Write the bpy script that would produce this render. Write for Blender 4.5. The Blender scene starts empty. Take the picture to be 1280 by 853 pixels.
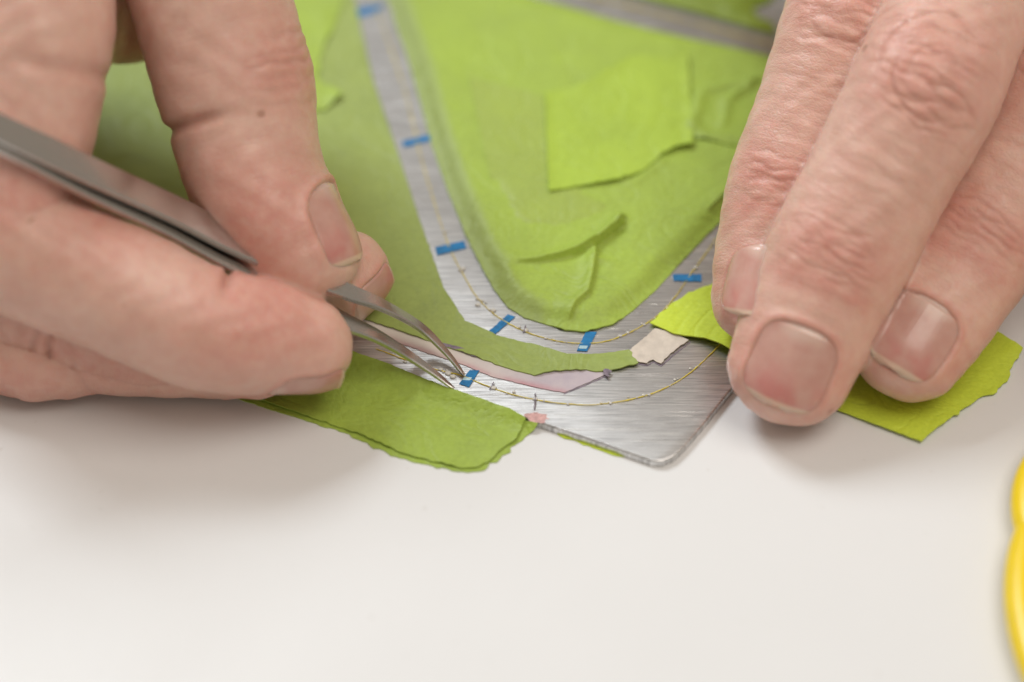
import bpy, bmesh, math, random
import numpy as np
from mathutils import Vector
from mathutils.geometry import delaunay_2d_cdt
from mathutils.bvhtree import BVHTree

# ------------------------------------------------------------------ camera
scene = bpy.context.scene
COL = scene.collection
MM = 0.001                                   # all shapes below are given in millimetres
SC = 0.125                                   # mm of table per photograph pixel at the frame centre
LENS = 100.0
DIST = 1280 * SC * LENS / 36.0               # camera to the middle of the work, mm
FPX = 1280 * LENS / 36.0
Q = math.sqrt(0.5)
RI = np.array([1.0, 0, 0]); UP = np.array([0, Q, Q]); TO = np.array([0, -Q, Q])   # camera right / up / toward-camera
CAM = TO * DIST

cam_d = bpy.data.cameras.new('camera')
cam = bpy.data.objects.new('camera', cam_d); COL.objects.link(cam)
cam.location = CAM * MM
cam.rotation_euler = (math.radians(45), 0, 0)
cam_d.lens = LENS; cam_d.sensor_width = 36.0
cam_d.clip_start = 0.02; cam_d.clip_end = 20
cam_d.dof.use_dof = True
cam_d.dof.focus_distance = (DIST - 6) * MM
cam_d.dof.aperture_fstop = 6.0
scene.camera = cam

# ------------------------------------------------------------------ light of the room
world = bpy.data.worlds.new('World'); scene.world = world
world.use_nodes = True
bg = world.node_tree.nodes['Background']
bg.inputs['Color'].default_value = (1.0, 0.88, 0.74, 1)
bg.inputs['Strength'].default_value = 0.36

def area(name, loc, target, size, power, color):
    l = bpy.data.lights.new(name, 'AREA'); l.shape = 'RECTANGLE'
    l.size, l.size_y = size; l.energy = power; l.color = color
    o = bpy.data.objects.new(name, l); COL.objects.link(o)
    o.location = loc
    o.rotation_euler = (Vector(target) - Vector(loc)).to_track_quat('-Z', 'Y').to_euler()
    return o
area('window_lamp', (-0.53, 0.60, 0.90), (0, 0, 0), (0.42, 0.42), 9.8, (0.90, 0.96, 1.0))
area('ceiling_lamp', (0.50, -0.22, 1.4), (0, 0, 0), (0.9, 0.9), 10.5, (1.0, 0.93, 0.85))

vs = scene.view_settings
scene.display_settings.display_device = 'sRGB'
vs.view_transform = 'Standard'; vs.look = 'None'; vs.exposure = 0.0; vs.gamma = 1.0
vs.use_curve_mapping = False
scene.render.engine = 'CYCLES'

# ------------------------------------------------------------------ helpers
def P(u, v, z=0.0):
    """photograph pixel -> point (mm) on the horizontal plane at height z"""
    d = RI * (u - 640) / FPX - UP * (v - 426.5) / FPX - TO
    return CAM + d * (z - CAM[2]) / d[2]

def tag(o, label=None, cat=None, group=None, kind=None):
    if label: o['label'] = label
    if cat: o['category'] = cat
    if group: o['group'] = group
    if kind: o['kind'] = kind
    return o

def link(name, me, m, parent=None, smooth=True):
    o = bpy.data.objects.new(name, me); COL.objects.link(o)
    if m: me.materials.append(m)
    if smooth:
        me.polygons.foreach_set('use_smooth', [True] * len(me.polygons))
    if parent: o.parent = parent
    return o

def mesh_np(name, V, F):
    """V (n,3) in mm, F list of faces (or (m,4) array)"""
    me = bpy.data.meshes.new(name)
    V = np.asarray(V, dtype=np.float64) * MM
    if isinstance(F, np.ndarray):
        n, k = F.shape
        me.vertices.add(len(V)); me.vertices.foreach_set('co', V.astype(np.float32).ravel())
        me.loops.add(n * k); me.loops.foreach_set('vertex_index', F.astype(np.int32).ravel())
        me.polygons.add(n); me.polygons.foreach_set('loop_start', (np.arange(n) * k).astype(np.int32))
        me.polygons.foreach_set('loop_total', np.full(n, k, dtype=np.int32))
        me.update(calc_edges=True)
    else:
        me.from_pydata(V.tolist(), [], F); me.update()
    return me

def sstep(a, b, x):
    t = np.clip((x - a) / (b - a), 0, 1)
    return t * t * (3 - 2 * t)

# ------------------------------------------------------------------ materials
class NT:
    def __init__(s, name):
        s.m = bpy.data.materials.new(name); s.m.use_nodes = True
        s.t = s.m.node_tree; s.b = s.t.nodes['Principled BSDF']
    def n(s, typ, **kw):
        nd = s.t.nodes.new(typ)
        for k, v in kw.items(): setattr(nd, k, v)
        return nd
    def l(s, a, b): s.t.links.new(a, b)
    def set(s, **kw):
        for k, v in kw.items(): s.b.inputs[k.replace('_', ' ')].default_value = v
    def noise(s, vec, scale, detail=3, rough=0.5, dist=0.0):
        n = s.n('ShaderNodeTexNoise'); n.inputs['Scale'].default_value = scale
        n.inputs['Detail'].default_value = detail; n.inputs['Roughness'].default_value = rough
        n.inputs['Distortion'].default_value = dist
        if vec is not None: s.l(vec, n.inputs['Vector'])
        return n.outputs['Fac']
    def mapping(s, vec, scale=(1, 1, 1), rot=(0, 0, 0)):
        n = s.n('ShaderNodeMapping'); n.inputs['Scale'].default_value = scale
        n.inputs['Rotation'].default_value = rot; s.l(vec, n.inputs['Vector'])
        return n.outputs['Vector']
    def ramp(s, fac, stops):
        r = s.n('ShaderNodeValToRGB'); e = r.color_ramp.elements
        while len(e) < len(stops): e.new(0.5)
        for el, (p, c) in zip(e, stops): el.position = p; el.color = (*c, 1) if len(c) == 3 else c
        s.l(fac, r.inputs['Fac']); return r.outputs['Color']
    def rng(s, fac, a, b, c, d):
        r = s.n('ShaderNodeMapRange'); s.l(fac, r.inputs['Value'])
        for k, v in zip(('From Min', 'From Max', 'To Min', 'To Max'), (a, b, c, d)): r.inputs[k].default_value = v
        return r.outputs['Result']
    def mix(s, fac, a, b, mode='MIX'):
        n = s.n('ShaderNodeMix', data_type='RGBA', blend_type=mode)
        if hasattr(fac, 'is_linked'): s.l(fac, n.inputs[0])
        else: n.inputs[0].default_value = fac
        for x, i in ((a, 6), (b, 7)):
            if hasattr(x, 'is_linked'): s.l(x, n.inputs[i])
            else: n.inputs[i].default_value = (*x, 1)
        return n.outputs[2]
    def math(s, op, a, b=0.0):
        n = s.n('ShaderNodeMath', operation=op)
        for i, x in enumerate((a, b)):
            if hasattr(x, 'is_linked'): s.l(x, n.inputs[i])
            else: n.inputs[i].default_value = x
        return n.outputs[0]
    def bump(s, h, strength, dist, prev=None):
        n = s.n('ShaderNodeBump'); n.inputs['Strength'].default_value = strength
        n.inputs['Distance'].default_value = dist; s.l(h, n.inputs['Height'])
        if prev is not None: s.l(prev, n.inputs['Normal'])
        return n.outputs['Normal']
    def pos(s): return s.n('ShaderNodeNewGeometry').outputs['Position']
    def attr(s, name): return s.n('ShaderNodeAttribute', attribute_name=name)

def mat_tape(name, col, dull, seed=0.0):
    t = NT(name); p = t.pos()
    big = t.noise(t.mapping(p, (1, 1, 1), (0, 0, seed)), 55, 4, 0.55)
    fine = t.noise(p, 1500, 3, 0.6)
    fib = t.noise(t.mapping(p, (500, 2400, 900), (0, 0, 0.3 + seed)), 1, 2, 0.5)
    mot = t.noise(p, 190, 4, 0.65)
    c = t.mix(t.rng(t.mix(0.45, big, mot), 0.36, 0.64, 0, 1), dull, col)
    c = t.mix(t.rng(fine, 0.35, 0.75, 0, 0.22), c, tuple(min(1, x * 1.5 + 0.02) for x in col))
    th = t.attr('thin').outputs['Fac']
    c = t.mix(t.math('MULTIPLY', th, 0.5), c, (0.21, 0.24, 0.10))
    t.l(c, t.b.inputs['Base Color'])
    t.set(Roughness=0.52, Specular_IOR_Level=0.45)
    cr = t.noise(t.mapping(p, (1, 1, 1), (0, 0, seed * 2)), 85, 3, 0.55, 1.2)
    cr = t.math('ABSOLUTE', t.math('SUBTRACT', cr, 0.5))
    n = t.bump(t.rng(cr, 0.0, 0.07, 0, 1), 0.22, 0.0005)
    n = t.bump(fib, 0.6, 0.0001, n)
    n = t.bump(fine, 0.4, 0.00008, n)
    n = t.bump(t.noise(p, 240, 3, 0.6), 0.35, 0.0004, n)
    t.l(n, t.b.inputs['Normal'])
    return t.m

M = {}
M['tape'] = mat_tape('green_tape', (0.335, 0.462, 0.060), (0.29, 0.392, 0.062))
M['tape_dull'] = mat_tape('green_tape_dull', (0.300, 0.378, 0.092), (0.255, 0.325, 0.085), 1.0)  # duller green of a thin single layer, with some dimness put into the colour
M['tape_lit'] = mat_tape('green_tape_lit', (0.54, 0.67, 0.045), (0.49, 0.62, 0.048), 2.0)  # brighter green puts light into the finger-held strip's colour; the sliver shares it
M['tape_deep'] = mat_tape('green_tape_deep', (0.274, 0.357, 0.034), (0.228, 0.319, 0.034), 0.5)

M['tape_mid'] = mat_tape('green_tape_mid', (0.325, 0.425, 0.07), (0.285, 0.368, 0.072), 0.5)
M['tape_light'] = mat_tape('green_tape_light', (0.375, 0.52, 0.054), (0.325, 0.45, 0.052), 1.5)

def mat_table():
    t = NT('white_laminate'); p = t.pos()
    f = t.noise(p, 9, 4, 0.5)
    c = t.mix(f, (0.695, 0.695, 0.695), (0.735, 0.735, 0.735))
    sp = t.noise(p, 420, 2, 0.5)
    c = t.mix(t.rng(sp, 0.70, 0.80, 0, 0.35), c, (0.50, 0.47, 0.43))
    t.l(c, t.b.inputs['Base Color'])
    t.l(t.rng(t.noise(p, 30, 4, 0.6), 0.3, 0.7, 0.36, 0.5), t.b.inputs['Roughness'])
    t.l(t.bump(t.noise(p, 300, 2), 0.15, 0.0002), t.b.inputs['Normal'])
    return t.m
M['table'] = mat_table()

def mat_plate():
    t = NT('brushed_aluminium'); p = t.pos()
    a = t.noise(t.mapping(p, (120, 4600, 100), (0, 0, -0.12)), 1, 4, 0.65)
    b = t.noise(t.mapping(p, (150, 4200, 100), (0, 0, 0.75)), 1, 4, 0.65)
    c3 = t.noise(t.mapping(p, (90, 3000, 100), (0, 0, -0.5)), 1, 3, 0.6)
    sel = t.rng(t.noise(p, 38, 2), 0.42, 0.58, 0, 1)
    h = t.mix(sel, a, b)
    h = t.mix(0.25, h, c3)
    big = t.noise(p, 70, 4, 0.6)
    # burnished scratches: thin shiny lines
    scr = t.noise(t.mapping(p, (60, 6500, 100), (0, 0, 0.55)), 1, 1, 0.5)
    col = t.mix(t.rng(h, 0.36, 0.64, 0, 1), (0.34, 0.335, 0.335), (0.84, 0.835, 0.83))
    col = t.mix(t.rng(big, 0.5, 0.75, 0, 0.3), col, (0.40, 0.38, 0.365))
    t.l(col, t.b.inputs['Base Color'])
    r = t.rng(h, 0.3, 0.7, 0.42, 0.30)
    t.l(r, t.b.inputs['Roughness'])
    t.set(Metallic=1.0)
    n = t.bump(h, 0.42, 0.00010)
    n = t.bump(t.rng(scr, 0.66, 0.74, 0, 1), 0.5, 0.00008, n)
    t.l(n, t.b.inputs['Normal'])
    return t.m
M['plate'] = mat_plate()

def mat_simple(name, col, rough, metal=0.0, var=0.15, scale=400, bumpd=0.0001, spec=0.5, bs=0.3):
    t = NT(name); p = t.pos()
    f = t.noise(p, scale, 4, 0.6)
    c = t.mix(t.rng(f, 0.3, 0.7, 0, 1), tuple(x * (1 - var) for x in col), tuple(min(1, x * (1 + var)) for x in col))
    t.l(c, t.b.inputs['Base Color'])
    t.set(Roughness=rough, Metallic=metal, Specular_IOR_Level=spec)
    t.l(t.bump(f, bs, bumpd), t.b.inputs['Normal'])
    return t.m
M['blue'] = mat_simple('blue_tape', (0.012, 0.17, 0.40), 0.38, var=0.3, scale=900)
M['blue_pale'] = mat_simple('blue_tape_glint', (0.45, 0.65, 0.72), 0.4, var=0.2, scale=900)  # pale blue for the reflections painted onto two blue marks
M['thread'] = mat_simple('gold_thread', (0.80, 0.60, 0.03), 0.45, metal=0.0, var=0.35, scale=700)
M['bead'] = mat_simple('clear_glue', (0.62, 0.60, 0.55), 0.15, var=0.15, scale=900)
M['ink'] = mat_simple('purple_ink', (0.20, 0.16, 0.20), 0.6, var=0.4, scale=1200)
M['stain'] = mat_simple('red_stain', (0.60, 0.36, 0.34), 0.5, var=0.35, scale=1500)
M['cream'] = mat_simple('cream_paper', (0.60, 0.535, 0.46), 0.75, var=0.14, scale=500, bumpd=0.0002)
M['yellow'] = mat_simple('yellow_plastic', (0.82, 0.60, 0.012), 0.32, var=0.04, scale=300, bumpd=0.00003)

def mat_lilac():
    t = NT('lilac_paper'); p = t.pos()
    e = t.attr('thin').outputs['Fac']
    f = t.noise(p, 260, 4, 0.6)
    c = t.mix(t.rng(f, 0.35, 0.65, 0, 1), (0.54, 0.47, 0.49), (0.46, 0.40, 0.45))
    sx = t.n('ShaderNodeSeparateXYZ'); t.l(p, sx.inputs[0])
    c = t.mix(t.rng(sx.outputs['X'], -0.012, 0.006, 1, 0), c, (0.66, 0.60, 0.54))
    c = t.mix(t.math('MULTIPLY', e, t.rng(f, 0.3, 0.7, 0.3, 0.9)), c, (0.50, 0.24, 0.27))
    t.l(c, t.b.inputs['Base Color']); t.set(Roughness=0.75)
    t.l(t.bump(t.noise(p, 1500, 3), 0.4, 0.0001), t.b.inputs['Normal'])
    return t.m
M['lilac'] = mat_lilac()

def mat_steel():
    t = NT('satin_steel'); p = t.pos()
    a = t.noise(t.mapping(p, (2500, 2500, 300), (0, 0.6, 0.3)), 1, 3, 0.6)
    c = t.mix(a, (0.50, 0.48, 0.455), (0.62, 0.60, 0.57))
    t.l(c, t.b.inputs['Base Color'])
    t.set(Metallic=1.0, Roughness=0.22)
    t.l(t.bump(a, 0.2, 0.00005), t.b.inputs['Normal'])
    return t.m
M['steel'] = mat_steel()

def mat_skin():
    t = NT('skin'); L = t.attr('loc').outputs['Vector']; red = t.attr('red').outputs['Fac']; cr = t.attr('crease').outputs['Fac']
    p = t.pos()
    f1 = t.noise(L, 0.13, 4, 0.6)
    f2 = t.noise(L, 0.55, 4, 0.65)
    f3 = t.noise(L, 2.2, 3, 0.6)
    c = t.mix(t.rng(f1, 0.35, 0.65, 0, 1), (0.66, 0.405, 0.325), (0.74, 0.495, 0.405))
    c = t.mix(t.rng(f2, 0.40, 0.70, 0, 0.42), c, (0.64, 0.30, 0.245))
    c = t.mix(t.rng(f3, 0.40, 0.75, 0, 0.30), c, (0.78, 0.55, 0.45))
    c = t.mix(t.math('MULTIPLY', red, t.rng(f2, 0.25, 0.6, 0.55, 1.0)), c, (0.60, 0.22, 0.18))
    c = t.mix(t.math('MULTIPLY', cr, 0.55), c, (0.42, 0.16, 0.11))  # creases tinted red and darkened, their shade put into the skin colour
    # a few moles / freckles
    vo = t.n('ShaderNodeTexVoronoi'); vo.inputs['Scale'].default_value = 0.085; t.l(L, vo.inputs['Vector'])
    c = t.mix(t.rng(vo.outputs['Distance'], 0.045, 0.075, 0.5, 0), c, (0.30, 0.13, 0.07))
    t.l(c, t.b.inputs['Base Color'])
    t.set(Subsurface_Weight=0.55, Subsurface_Scale=0.0016, Specular_IOR_Level=0.42)
    t.b.inputs['Subsurface Radius'].default_value = (1.0, 0.36, 0.2)
    t.l(t.rng(f2, 0.3, 0.7, 0.30, 0.46), t.b.inputs['Roughness'])
    lines = t.noise(t.mapping(L, (0.30, 1.5, 0.30)), 1.0, 4, 0.62, 0.4)
    vm = t.n('ShaderNodeTexVoronoi'); vm.feature = 'DISTANCE_TO_EDGE'; vm.inputs['Scale'].default_value = 1.25
    t.l(t.mapping(L, (0.8, 1.3, 0.8)), vm.inputs['Vector'])
    n = t.bump(lines, 0.32, 0.00035)
    n = t.bump(t.rng(vm.outputs['Distance'], 0.0, 0.16, 0, 1), 0.30, 0.00010, n)
    n = t.bump(t.noise(L, 5.0, 3, 0.6), 0.4, 0.00008, n)
    t.l(n, t.b.inputs['Normal'])
    return t.m
M['skin'] = mat_skin()

def mat_nail():
    t = NT('fingernail'); g = t.attr('uvn').outputs['Vector']
    s = t.n('ShaderNodeSeparateXYZ'); t.l(g, s.inputs[0])
    L = t.attr('loc').outputs['Vector']
    f = t.noise(L, 0.3, 3, 0.5)
    c = t.mix(t.rng(f, 0.35, 0.65, 0, 1), (0.55, 0.30, 0.25), (0.60, 0.36, 0.30))
    # deeper pink in the nail bed near the free edge
    band = t.rng(s.outputs['Y'], 0.45, 0.80, 0, 1)
    c = t.mix(t.math('MULTIPLY', band, t.rng(t.noise(L, 0.22, 2), 0.4, 0.62, 0.1, 0.8)), c, (0.55, 0.20, 0.18))
    # lunula
    lun = t.math('ADD', s.outputs['Y'], t.math('MULTIPLY', t.math('POWER', t.math('ABSOLUTE', s.outputs['X']), 2.0), 0.22))
    c = t.mix(t.rng(lun, 0.12, 0.26, 0.62, 0), c, (0.70, 0.52, 0.44))
    fe = t.math('SUBTRACT', s.outputs['Y'], t.math('MULTIPLY', t.math('POWER', t.math('ABSOLUTE', s.outputs['X']), 2.0), -0.05))
    c = t.mix(t.rng(fe, 0.93, 0.955, 0, 0.6), c, (0.72, 0.58, 0.43))
    t.l(c, t.b.inputs['Base Color'])
    t.set(Roughness=0.24, Specular_IOR_Level=0.55, Subsurface_Weight=0.35, Subsurface_Scale=0.001)
    t.b.inputs['Subsurface Radius'].default_value = (1.0, 0.4, 0.25)
    r = t.noise(t.mapping(L, (2.6, 0.06, 0.5)), 1.0, 2, 0.5)
    t.l(t.bump(r, 0.30, 0.0001), t.b.inputs['Normal'])
    return t.m
M['nail'] = mat_nail()

# ------------------------------------------------------------------ table
def build_table():
    bm = bmesh.new()
    n = 24
    vs_ = [[bm.verts.new((x * MM, y * MM, 0)) for x in np.linspace(-700, 700, n)] for y in np.linspace(-450, 700, n)]
    for j in range(n - 1):
        for i in range(n - 1):
            bm.faces.new((vs_[j][i], vs_[j][i + 1], vs_[j + 1][i + 1], vs_[j + 1][i]))
    edge = [e for e in bm.edges if e.is_boundary]
    r = bmesh.ops.extrude_edge_only(bm, edges=edge)
    for v in r['geom']:
        if isinstance(v, bmesh.types.BMVert): v.co.z -= 0.028
    me = bpy.data.meshes.new('table_top'); bm.to_mesh(me); bm.free()
    o = link('table_top', me, M['table'], smooth=False)
    tag(o, kind='structure')
build_table()

# ------------------------------------------------------------------ flat work: plate, tapes, papers
rng = np.random.default_rng(7)
PLATE_T = 1.3
PLATE_PX = [(-150, 252), (650, 520), (740, 550), (800, 571), (816, 576.5), (828, 577), (842, 571), (856, 558), (880, 530), (912, 490),
            (1250, 100), (1230, -180), (-150, -180)]
PLATE = np.array([P(u, v, PLATE_T)[:2] for u, v in PLATE_PX])

def poly_sd(pts, poly):
    """signed distance of pts to polygon, positive inside"""
    pts = np.asarray(pts); d = np.full(len(pts), 1e9); ins = np.zeros(len(pts), bool)
    m = len(poly)
    for i in range(m):
        a = poly[i]; b = poly[(i + 1) % m]; e = b - a
        w = pts - a; t = np.clip((w @ e) / max(e @ e, 1e-9), 0, 1)
        d = np.minimum(d, np.linalg.norm(w - t[:, None] * e, axis=1))
        c = (a[1] > pts[:, 1]) != (b[1] > pts[:, 1])
        with np.errstate(divide='ignore', invalid='ignore'):
            xi = (b[0] - a[0]) * (pts[:, 1] - a[1]) / (b[1] - a[1]) + a[0]
        ins ^= c & (pts[:, 0] < xi)
    return np.where(ins, d, -d)

def base_height(xy):
    sd = poly_sd(xy, PLATE)
    return PLATE_T * sstep(-2.2, 0.05, sd)

def vnoise(xy, scale, seed):
    """smooth 2-D noise, about -1..1"""
    r = np.random.default_rng(seed); o = np.zeros(len(xy))
    for k in range(7):
        a = r.uniform(0, 2 * math.pi); f = scale * r.uniform(0.6, 1.7)
        o += np.sin((xy[:, 0] * math.cos(a) + xy[:, 1] * math.sin(a)) * f + r.uniform(0, 6.28))
    return o / 3.2

def outline(px, z, step=0.7, jit=0.05, seed=0):
    """px: (u,v[,torn amplitude of the side that starts here in mm])"""
    r = np.random.default_rng(seed)
    pts = [P(p[0], p[1], z)[:2] for p in px]; out = []
    for i, p in enumerate(px):
        a = pts[i]; b = pts[(i + 1) % len(px)]
        amp = p[2] if len(p) > 2 else jit
        L = np.linalg.norm(b - a); n = max(1, int(L / step)); nr = np.array([-(b - a)[1], (b - a)[0]]) / max(L, 1e-6)
        for k in range(n):
            q = a + (b - a) * k / n
            out.append(q + nr * r.normal(0, amp) * (1 if k else 0.4))
    return np.array(out)

def sheet(name, px, offs, m, height=None, grid=1.6, thick=0.22, jit=0.04, seed=0, z=1.5, thin=None, follow=True, parent=None, wav=0.05, step=0.7, lines=()):
    """a thin sheet: traced outline on the work, filled, lifted to follow what lies below, with thickness"""
    ol = outline(px, z, step=step, jit=jit, seed=seed)
    lo, hi = ol.min(0), ol.max(0)
    gx, gy = np.meshgrid(np.arange(lo[0], hi[0], grid), np.arange(lo[1], hi[1], grid))
    g = np.stack([gx.ravel(), gy.ravel()], 1) + rng.uniform(-0.25, 0.25, (gx.size, 2)) * grid
    for ln in lines:                          # extra points where folds run
        q = np.array([P(u, v, 2.5)[:2] for u, v in ln])
        for a, b in zip(q, q[1:]):
            L = np.linalg.norm(b - a); nr = np.array([-(b - a)[1], (b - a)[0]]) / L
            tt = (np.arange(int(L / 0.3) + 1) * 0.3)[:, None] / L
            ex = np.vstack([a + (b - a) * tt + nr * w_ for w_ in (-1.2, -0.85, -0.55, -0.3, -0.12, 0.0, 0.12, 0.3, 0.55, 0.9, 1.4)])
            g = g[np.min(np.linalg.norm(g[:, None] - ex[None], axis=2), axis=1) > 0.25] if len(g) < 40000 else g
            g = np.vstack([g, ex])
    sd = poly_sd(g, ol); g = g[sd > min(grid * 0.45, 0.3)]
    allp = np.vstack([ol, g]); nb = len(ol)
    vo, _, fo, ov, _, _ = delaunay_2d_cdt([Vector(p) for p in allp], [(i, (i + 1) % nb) for i in range(nb)], [], 1, 1e-5)
    xy = np.array([tuple(v) for v in vo])
    border = np.array([any(k < nb for k in o) for o in ov])
    zz = (base_height(xy) if follow else np.zeros(len(xy))) + offs + wav * vnoise(xy, 0.45, seed + 11) * 0.6
    edge_d = np.abs(poly_sd(xy, ol))
    if height is not None: zz = zz + height(xy, edge_d)
    n = len(xy)
    V = np.vstack([np.c_[xy, zz], np.c_[xy, zz - thick]])
    faces = []; cnt = {}
    for f in fo:
        a, b, c = f[:3]
        A, B, C_ = xy[a], xy[b], xy[c]
        if (B[0] - A[0]) * (C_[1] - A[1]) - (B[1] - A[1]) * (C_[0] - A[0]) < 0: b, c = c, b
        faces.append((a, b, c)); faces.append((a + n, c + n, b + n))
        for e in ((a, b), (b, c), (c, a)): cnt[e] = cnt.get(e, 0) + 1
    for (a, b) in list(cnt):
        if (b, a) not in cnt: faces.append((b, a, a + n, b + n))
    me = mesh_np(name, V, faces)
    th = np.zeros(n) if thin is None else thin(xy, edge_d)
    at = me.attributes.new('thin', 'FLOAT', 'POINT'); at.data.foreach_set('value', np.r_[th, th].astype(np.float32))
    o = link(name, me, m, parent)
    try: me.set_sharp_from_angle(angle=math.radians(50))
    except Exception: pass
    return o

def seg_coord(xy, a, b):
    e = b - a; L = np.linalg.norm(e); t = ((xy - a) @ e) / (L * L); nrm = np.array([-e[1], e[0]]) / L
    return t, (xy - a) @ nrm

def ridge(xy, px, h0, h1, w_steep, w_soft, z=2.5):
    """a fold in the sheet: steep on the camera side, soft behind; heights from h0 to h1 along the line"""
    pts = np.array([P(u, v, z)[:2] for u, v in px]); best = np.full(len(xy), 1e9); out = np.zeros(len(xy))
    tot = len(pts) - 1
    for i in range(tot):
        t, d = seg_coord(xy, pts[i], pts[i + 1]); tc = np.clip(t, 0, 1)
        q = pts[i] + tc[:, None] * (pts[i + 1] - pts[i]); dist = np.linalg.norm(xy - q, axis=1)
        g = (i + tc) / tot
        sgn = np.where(d >= 0, 1, -1)
        w = np.where(sgn > 0, w_soft, w_steep)
        h = (h0 + (h1 - h0) * g) * np.exp(-(dist / w) ** 2)
        upd = dist < best
        out = np.where(upd, h, out); best = np.minimum(best, dist)
    return out

# --- the aluminium plate
def build_plate():
    ol = PLATE; n = len(ol)
    bm = bmesh.new()
    top = [bm.verts.new((x * MM, y * MM, PLATE_T * MM)) for x, y in ol]
    bot = [bm.verts.new((x * MM, y * MM, 0.012 * MM)) for x, y in ol]
    f = bm.faces.new(top); bm.faces.new(list(reversed(bot)))
    for i in range(n): bm.faces.new((top[i], bot[i], bot[(i + 1) % n], top[(i + 1) % n]))
    bmesh.ops.recalc_face_normals(bm, faces=bm.faces)
    bmesh.ops.bevel(bm, geom=[e for e in bm.edges if all(v in f.verts for v in e.verts)], offset=0.36 * MM, segments=3, affect='EDGES', profile=0.5)
    me = bpy.data.meshes.new('metal_plate'); bm.to_mesh(me); bm.free()
    o = link('metal_plate', me, M['plate'], smooth=True)
    me.set_sharp_from_angle(angle=math.radians(35))
    tag(o, 'scratched aluminium plate with a rounded corner, partly masked with green tape', 'metal plate')
    return o
plate = build_plate()

TG = 'pieces of green masking tape'
# left: big dull tape between the two bare metal bands, torn tongue at its end
T1 = [(-150, -180), (418, -180), (437, -30, .05), (452, 40, .05), (466, 100, .05), (490, 170, .05), (522, 268, .05), (554, 359, .06), (581, 402, .05), (620, 420, .05),
      (669, 432, .05), (709, 444, .05), (750, 443, .06), (786, 438, .16), (791, 446, .18), (798, 456, .12), (775, 462, .1), (751, 465, .12), (720, 463, .12), (687, 466, .12), (668, 470, .06), (635, 461, .06),
      (598, 448, .06), (552, 432, .06), (446, 397, .05), (300, 346), (-150, 195)]
def h1(xy, e):
    h = 0.18 * np.exp(-(e / 0.5) ** 2) * (vnoise(xy, 0.6, 3) > 0.1)
    return h + ridge(xy, [(140, 189), (190, 198), (240, 206)], 0.25, 0.3, 0.5, 1.4)
o = sheet('masking_tape', T1, 0.36, M['tape_dull'], h1, seed=1, grid=1.5)
tag(o, 'wide dull green masking tape left of the bare metal loop, ending in a torn tongue', 'masking tape', TG)
o = sheet('masking_tape', [(325, -70), (425, -70, .08), (430, 0, .1), (420, 30, .12), (404, 62, .15), (397, 100, .2), (428, 121, .15), (408, 139, .15), (330, 142)], 0.62, M['tape'],
          lambda xy, e: 0.8 * np.exp(-(np.linalg.norm(xy - P(426, 122, 2)[:2], axis=1) / 2.2) ** 2) + ridge(xy, [(400, 12), (408, 60)], .3, .2, .5, 1.2), seed=2, grid=1.2)
tag(o, 'small light green tape scrap with a curled torn corner beside the thumb', 'masking tape', TG)
# lilac paper between tape tongue and metal
LIL = [(400, 372), (446, 385), (552, 420), (600, 436), (668, 455), (757, 459, .05), (757, 468, .05), (732, 479, .04), (705, 490.5, .04), (662, 482), (613, 470), (583, 457), (500, 429), (430, 405), (400, 395)]
lil_low = np.array([P(u, v, 1.5)[:2] for u, v in ((400, 395), (430, 405), (500, 429), (583, 457), (613, 470), (662, 482), (705, 490))])
def lil_thin(xy, e):
    d = np.full(len(xy), 1e9)
    for a, b in zip(lil_low, lil_low[1:]):
        t, n_ = seg_coord(xy, a, b); q = a + np.clip(t, 0, 1)[:, None] * (b - a); d = np.minimum(d, np.linalg.norm(xy - q, axis=1))
    return np.exp(-(d / 0.7) ** 2)
o = sheet('paper_strip', LIL, 0.14, M['lilac'], seed=3, grid=0.5, thick=0.12, wav=0.02, thin=lil_thin)
tag(o, 'narrow lilac and pink paper strip showing from under the torn tape tongue', 'paper strip')
CRM = [(785, 441, .06), (797, 430, .05), (819, 411.5, .04), (842, 417, .04), (861, 426, .05), (848, 435, .05), (836, 445, .08), (826, 455, .12), (816, 450, .12), (808, 455, .1), (795, 452, .1)]
o = sheet('paper_patch', CRM, 0.24, M['cream'], lambda xy, e: 0.12 * np.exp(-(e / 0.6) ** 2), seed=4, grid=0.6, thick=0.16, step=0.5)
tag(o, 'small cream torn paper patch on the metal beside the torn tape tongue', 'paper patch')
cream = o
def ink(name, px, parent, offs, m):
    return sheet(name, px, offs, m, thick=0.05, grid=0.6, seed=len(px), wav=0.0, step=0.4, parent=parent)
ink('ink_mark', [(754, 465, .1), (760, 463, .1), (765, 466, .1), (760, 470, .1), (762, 473, .1), (756, 471, .1)], None, 0.60, M['ink'])
bpy.context.scene.collection.objects[-1].parent = bpy.data.objects['paper_strip']
bpy.data.objects['paper_strip'].children[0]['label'] = 'dark purple ink blot on the strip end'
ink('ink_line', [(795, 452.5), (809, 455.5), (817, 451), (826, 456), (838, 445.5), (863, 426), (863.5, 427.2), (839, 446.6), (827, 457.4), (817, 452.6), (809, 456.8), (795, 454)], cream, 0.06, M['ink'])
ink('ink_line', [(705, 491), (732, 480), (757, 469), (757, 470.6), (732, 481.4), (705, 492.2)], bpy.data.objects['paper_strip'], 0.04, M['ink'])
ink('ink_line', [(545, 428), (560, 431), (578, 436), (594, 443), (601, 448), (590, 446), (570, 438), (552, 433)], bpy.data.objects['paper_strip'], 0.40, M['ink'])
ink('ink_line', [(404, 381), (446, 394.6), (530, 422.5), (530, 424.0), (446, 396.8), (404, 383)], bpy.data.objects['paper_strip'], 0.40, M['ink'])

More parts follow.
